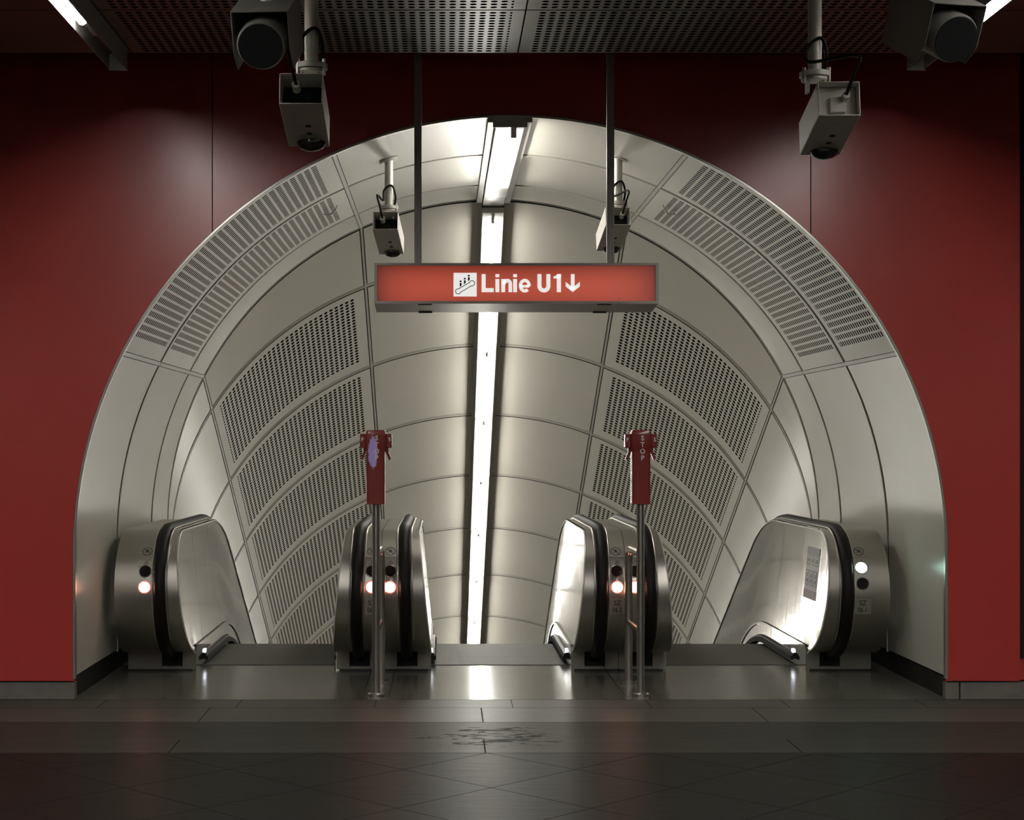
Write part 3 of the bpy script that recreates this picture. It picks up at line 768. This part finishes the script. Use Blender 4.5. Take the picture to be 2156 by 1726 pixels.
def side(t, x0, sg, xo, lit, plate, outer_round, has_plate_text=None, poster=False, upper=.72, lower=.617):
    """one balustrade. x0: inner edge at the skirt, sg: +1 when it stands right of the steps, xo: outer edge"""
    xin = lambda y, z: x0 + sg*lean(y, z)
    # drum and deck: sheet wrapped along the outline
    mb = MB(); rings = []
    for (y, z) in PATH:
        a = xin(y, z)
        nose = max(0.0, 1-((y-cy+rr)/.35)) if y < cy else 0
        ring = []
        for f in (0, .02, .5, .94, 1):
            x = a+(xo-a)*f; dy = 0; dz = 0
            if f == 1 and outer_round: pass
            ring.append((x, y+dy, z+dz))
        rings.append(ring)
    b0 = len(mb.v)
    mb.loft(rings, closed=False)
    # outer cheek
    n = len(PATH)
    for i in range(24):
        y, z = PATH[i]; y2, z2 = PATH[i+1]
        mb.add([(xo, y, z), (xo, y2, z2), (xo, cy+.1, z2), (xo, cy+.1, z)], [(0, 1, 2, 3)])
    newel = mb.build('newel', M_['steel'], t, angle=40, label='brushed steel drum-shaped end with deck')
    # polished inner panel
    ys = [cy-rr+.02+rr*(1-math.cos(PI/2*i/14)) for i in range(15)]
    ys = [y for y in ys if y < 11.14] + [11.15, 11.3, 11.49]
    segs = [ys, [11.496, 11.7, 12.0, 12.227], [12.233, 12.5] + [YT+RA*SI*i/10 for i in range(1, 11)] + [14.5, 16, 18, YE]]
    for ys in segs:
        cols = []
        for y in ys:
            d = fall(y); k = .016
            top = cz+math.sqrt(max(0, (rr-k)**2-(y-cy)**2)) if y < cy else cz+rr-k-d
            if y < 11.149: bot = cz-math.sqrt(max(0, (rr-k)**2-(y-cy)**2)) if y < cy else cz-rr+k
            else: bot = .185-d
            cols.append([(xin(y, bot+(top-bot)*f/8), y, bot+(top-bot)*f/8) for f in range(9)])
        mb = MB(); mb.loft(cols, closed=False, caps=False); mb.build('inner_panel', M_['steel2'], t, angle=50, label='polished steel')
    # bright edge bead along the outline
    pts = [(xin(y, z)-sg*.004, y, z) for y, z in ((cy+(y-cy)*.972, cz+(z-cz)*.972) if y < cy else (y, z-.012) for y, z in PATH)]
    MB().tube(pts, .006, 8).build('edge_bead', M_['bead'], t)
    # skirt ledge and skirt
    yl = [YB+.004, 11.6, 12.2, 12.5] + [YT+RA*SI*i/10 for i in range(1, 11)] + [14.5, 16, 18, YE]
    mb = MB(); mb.loft([[(x0+sg*.03, y, .187-fall(y)), (x0-sg*.012, y, .180-fall(y)), (x0-sg*.012, y, .165-fall(y)), (x0+sg*.03, y, .165-fall(y))] for y in yl])
    mb.build('ledge', M_['steel2'], t)
    mb = MB(); mb.loft([[(x0-sg*.004, y, .165-fall(y)), (x0-sg*.004, y, -.12-fall(y)), (x0+sg*.02, y, -.12-fall(y)), (x0+sg*.02, y, .165-fall(y))] for y in yl])
    mb.build('skirt', M_['steel2'], t)
    yb = [11.50, 11.9, 12.3, 12.5] + [YT+RA*SI*i/10 for i in range(1, 11)] + [14.5, 16, 18, YE]
    mb = MB(); mb.loft([[(x0-sg*.004, y, .075-fall(y)), (x0-sg*.036, y, .058-fall(y)), (x0-sg*.036, y, .028-fall(y)), (x0-sg*.004, y, .040-fall(y))] for y in yb])
    mb.build('brush_strip', M_['brush'], t)
    mb = MB(); mb.loft([[(x0-sg*.004, y, .084-fall(y)), (x0-sg*.026, y, .074-fall(y)), (x0-sg*.026, y, .066-fall(y)), (x0-sg*.004, y, .070-fall(y))] for y in yb])
    mb.build('brush_holder', M_['dark'], t)
    mb = MB(); mb.cbox((x0-sg*.006, 11.56, .088), (.012, .06, .030)); mb.build('comb_light', M_['comblight'], t, bevel=.003, label='small lit white lamp')
    # handrail
    hx = lambda y, z: x0+sg*(.160+.022*max(0.0, z+fall(y)-.4))
    sec = [(-.037, 0), (-.036, .02), (-.024, .036), (0, .041), (.024, .036), (.036, .02), (.037, 0), (.02, -.004), (-.02, -.004)]
    rings = []; P = PATH
    P2 = [(YB+.10, .085), (YB+.03, .10), (cy+.02, .125)]+P
    for i, (y, z) in enumerate(P2):
        a = P2[max(i-1, 0)]; c = P2[min(i+1, len(P2)-1)]
        dy, dz = c[0]-a[0], c[1]-a[1]; l = math.hypot(dy, dz); ny, nz = -dz/l, dy/l
        if i > 2 and (ny*(y-cy)+nz*(z-cz) < 0) and y < cy+.2: ny, nz = -ny, -nz
        if y >= cy+.2: ny, nz = (ny, nz) if nz > 0 else (-ny, -nz)
        if i <= 2: ny, nz = (-.25, -.97) if i == 2 else (0, -1)
        rings.append([(hx(y, z)+dx, y+ny*h, z+nz*h) for dx, h in sec])
    MB().loft(rings).build('handrail', M_['rubber'], t, angle=60, label='black rubber handrail')
    for ox_ in (-.047, .047):   # guide rims either side of the handrail
        pts = [(hx(y, z)+ox_, y+(y-cy)*.02 if y < cy else y, z+((z-cz)*.02 if y < cy else .008)) for y, z in PATH[6:]]
        MB().tube(pts, .006, 8).build('handrail_guide', M_['chrome'], t)
    # plinth with handrail inlet
    xi, xe = x0, xo
    lo_, hi_ = min(xi, xe), max(xi, xe)
    s0, s1 = hx(YB, .1)-.070, hx(YB, .1)+.070
    mb = MB(); zt_ = .168
    mb.box(lo_, s0, YB, YB+.03, .012, zt_); mb.box(s1, hi_, YB, YB+.03, .012, zt_); mb.box(s0, s1, YB, YB+.03, .012, .032); mb.box(s0, s1, YB, YB+.03, .158, zt_)
    mb.box(lo_, hi_, YB+.2, 12.55, .0, zt_-.002)
    mb.box(lo_, lo_+.004, YB+.03, YB+.2, .0, zt_); mb.box(hi_-.004, hi_, YB+.03, YB+.2, .0, zt_)
    pl = mb.build('plinth', M_['plinth'], t, bevel=.006)
    MB().box(lo_+.006, hi_-.006, YB+.006, YB+.20, 0, .011).build('plinth_foot', M_['dark'], t)
    mb = MB(); mb.box(s0-.002, s1+.002, YB+.03, YB+.06, .03, .16); mb.build('handrail_inlet', M_['brush'], t)
    # signals on the nose
    lx = hx(cy-rr, cz)+sg*.100
    def on(z, x=lx, o=0.0):     # frame on the drum at height z
        a = math.asin((z-cz)/rr); nrm = Vector((0, -math.cos(a), math.sin(a)))
        p = Vector((x, cy-(rr+o)*math.cos(a), cz+(rr+o)*math.sin(a)))
        up = Vector((0, math.sin(a), math.cos(a)))
        return Matrix(((1, -nrm.x*-1, up.x, p.x), (0, -nrm.y, up.y, p.y), (0, -nrm.z, up.z, p.z), (0, 0, 0, 1)))
    mb = MB(); mb.tube([(0, .004, 0), (0, -.006, 0)], .036, 28); mb.xform(on(upper)); up_l = mb.build('signal_lamp', M_['lampgreen'] if lit == 'green' else M_['lens_off'], t, label='lit pale green' if lit == 'green' else 'unlit dark lens')
    mb = MB(); mb.tube([(0, .004, 0), (0, -.006, 0)], .036, 28); mb.xform(on(lower)); mb.build('signal_lamp', M_['lampred'] if lit == 'red' else M_['lens_off'], t, label='lit pale red' if lit == 'red' else 'unlit dark lens')
    if lit == 'red':
        mb = MB(); mb.tube([(0, .004, 0), (0, -.003, 0)], .043, 28); mb.xform(on(lower)); mb.build('lamp_halo_ring', M_['lamphalo'], t, label='added red halo ring around the lens')  # glowing ring added to stand for the red halo round the lamp
    for z, hh in ((.845, .045), (.768, .024)):
        mb = MB(); mb.box(-.052, .052, -.001, .006, -hh, hh); mb.xform(on(z)); mb.build('sign_plate', M_['steel'], t, bevel=.0015)
    for z in (upper,) if lit == 'red' else (upper, lower):
        mb = MB(); mb.tube([(.040*math.cos(2*PI*i/28), -.002, .040*math.sin(2*PI*i/28)) for i in range(28)], .0035, 6, closed=True); mb.xform(on(z)); mb.build('lamp_rim', M_['steel'], t)
    mb = MB(); stroke(mb, arc(0, 0, .032, 0, 360, 28), .0045, -.0018, .001); stroke(mb, [(-.022, .022), (.022, -.022)], .0035, -.0018, .001)
    stroke(mb, [(-.004, .018), (.002, .002), (-.012, -.012)], .006, -.0018, .001); stroke(mb, [(.002, .002), (.014, -.006)], .006, -.0018, .001); stroke(mb, [(-.014, .004), (.012, .010)], .005, -.0018, .001)
    mb.xform(on(.845)); mb.build('prohibition_mark', M_['print'], t, label='round black no-pushing pictogram')
    mb = MB(); stroke(mb, arc(0, 0, .015, -150, 90, 18), .003, -.0018, .001); stroke(mb, arc(0, .002, .005, 0, 360, 10), .003, -.0018, .001)
    mb.xform(on(.775)); mb.build('small_mark', M_['print'], t)
    if plate:
        mb = MB(); mb.box(-.055, .055, -.0025, .002, -.052, .052); mb.xform(on(.49, lx, .001)); p = mb.build('number_plate', M_['plate'], t, bevel=.001, label='metal plate with escalator number')
        mb = MB()
        for i, s in enumerate(('SZ', plate)):
            g_ = text_mb(s, .048, .72 if i else .9, .0003); g_.xform(Matrix.Translation((0, -.0032, .023-.047*i))); merge(mb, g_)
        mb.xform(on(.49, lx, .001)); mb.build('number', M_['print'], p, off=p['_o'])
    if poster:                   # safety sticker on the polished panel
        def pp(a, z, o): return (xin(a, z)-sg*o, a, z)
        def quad(a0, a1, z0, z1, m, nme, par, o):
            mb = MB()
            mb.loft([[pp(a0, z0, o), pp(a1, z0, o), pp(a1, z1, o), pp(a0, z1, o)], [pp(a0, z0, .0002), pp(a1, z0, .0002), pp(a1, z1, .0002), pp(a0, z1, .0002)]]); return mb.build(nme, m, par, off=par['_o'])
        a0, a1, zz0, zz1 = 11.03, 11.40, .49, .845
        st_ = quad(a0, a1, zz0, zz1, M_['post'], 'safety_sticker', t, .0016)
        st_['label'] = 'tall narrow instruction sticker with maroon foot'
        quad(a0, a1, zz0, zz0+.06, M_['postred'], 'sticker_foot', st_, .0024)
        quad(a0, a1, zz1-.05, zz1, M_['postgrey'], 'sticker_head', st_, .0024)
        mb = MB()
        for i in range(2):
            for j in range(3):
                za, ya_ = zz0+.09+i*.14, a0+.03+j*.12
                for (q0, q1, w0, w1) in ((0, .085, 0, .006), (0, .085, .10, .106), (0, .008, 0, .106), (.077, .085, 0, .106), (.02, .06, .02, .045), (.03, .05, .055, .085)):
                    mb.loft([[pp(ya_+q0, za+w0, .0026), pp(ya_+q1, za+w0, .0026), pp(ya_+q1, za+w1, .0026), pp(ya_+q0, za+w1, .0026)], [pp(ya_+q0, za+w0, .001), pp(ya_+q1, za+w0, .001), pp(ya_+q1, za+w1, .001), pp(ya_+q0, za+w1, .001)]])
        mb.build('sticker_drawings', M_['postgrey'], st_, off=st_['_o'])
HO = .485
def escalator(xc, label, left, right):
    t = thing('escalator', label, 'escalator', (xc, YB, 0), 'three escalators going down the tunnel')
    side(t, xc-HO, -1, **left); side(t, xc+HO, 1, **right)
    # floor plate and comb
    MB().box(xc-HO+.006, xc+HO-.006, 11.452, 11.50, -.10, .004).build('comb_plate', M_['tread'], t, smooth=False)
    y = 11.502; n = 0
    for k in range(20):
        y1 = y+.4; z = -fall(y+.28) if y > 12.2 else 0.0
        mb = MB(); mb.box(xc-HO+.008, xc+HO-.008, y, y1-.003, z-.24, z); mb.build('step', M_['tread'], t, smooth=False)
        y = y1
XL = .40-1.6165; XM_ = .40; XR = .40+1.6165
ML, MR = (XL+XM_)/2, (XM_+XR)/2
escalator(XL, 'left escalator of three, red signals on both ends', dict(xo=-2.165, lit='red', plate=None, outer_round=True), dict(xo=ML-.0015, lit='red', plate='06 3', outer_round=False))
escalator(XM_, 'middle escalator of three, between the two stop posts, red signals', dict(xo=ML+.0015, lit='red', plate=None, outer_round=False), dict(xo=MR-.0015, lit='red', plate='06 2', outer_round=False))
escalator(XR, 'right escalator of three, pale green signal and a sticker on its panel', dict(xo=MR+.0015, lit='red', plate=None, outer_round=False), dict(xo=2.945, lit='green', plate='06 1', outer_round=True, poster=True, upper=.742, lower=.64))

# ================================================================== WORLD, CAMERA, VIEW
w = bpy.data.worlds.new('station'); S.world = w; w.use_nodes = True
w.node_tree.nodes['Background'].inputs[0].default_value = (.5, .48, .44, 1); w.node_tree.nodes['Background'].inputs[1].default_value = .01
cam = bpy.data.cameras.new('camera'); co = bpy.data.objects.new('camera', cam); C.objects.link(co)
co.location = (0, 0, 1.55); co.rotation_euler = (PI/2, 0, 0)
cam.sensor_fit = 'HORIZONTAL'; cam.sensor_width = 36; cam.lens = 3416*36/2156
cam.shift_x = (1078-932.4)/2156; cam.shift_y = (937.7-863)/2156
cam.clip_start = .05; cam.clip_end = 100
S.camera = co
S.view_settings.view_transform = 'Standard'; S.view_settings.look = 'None'; S.view_settings.gamma = 1
S.view_settings.use_curve_mapping = False; S.view_settings.exposure = 0
for o in bpy.data.objects:
    if '_o' in o: del o['_o']
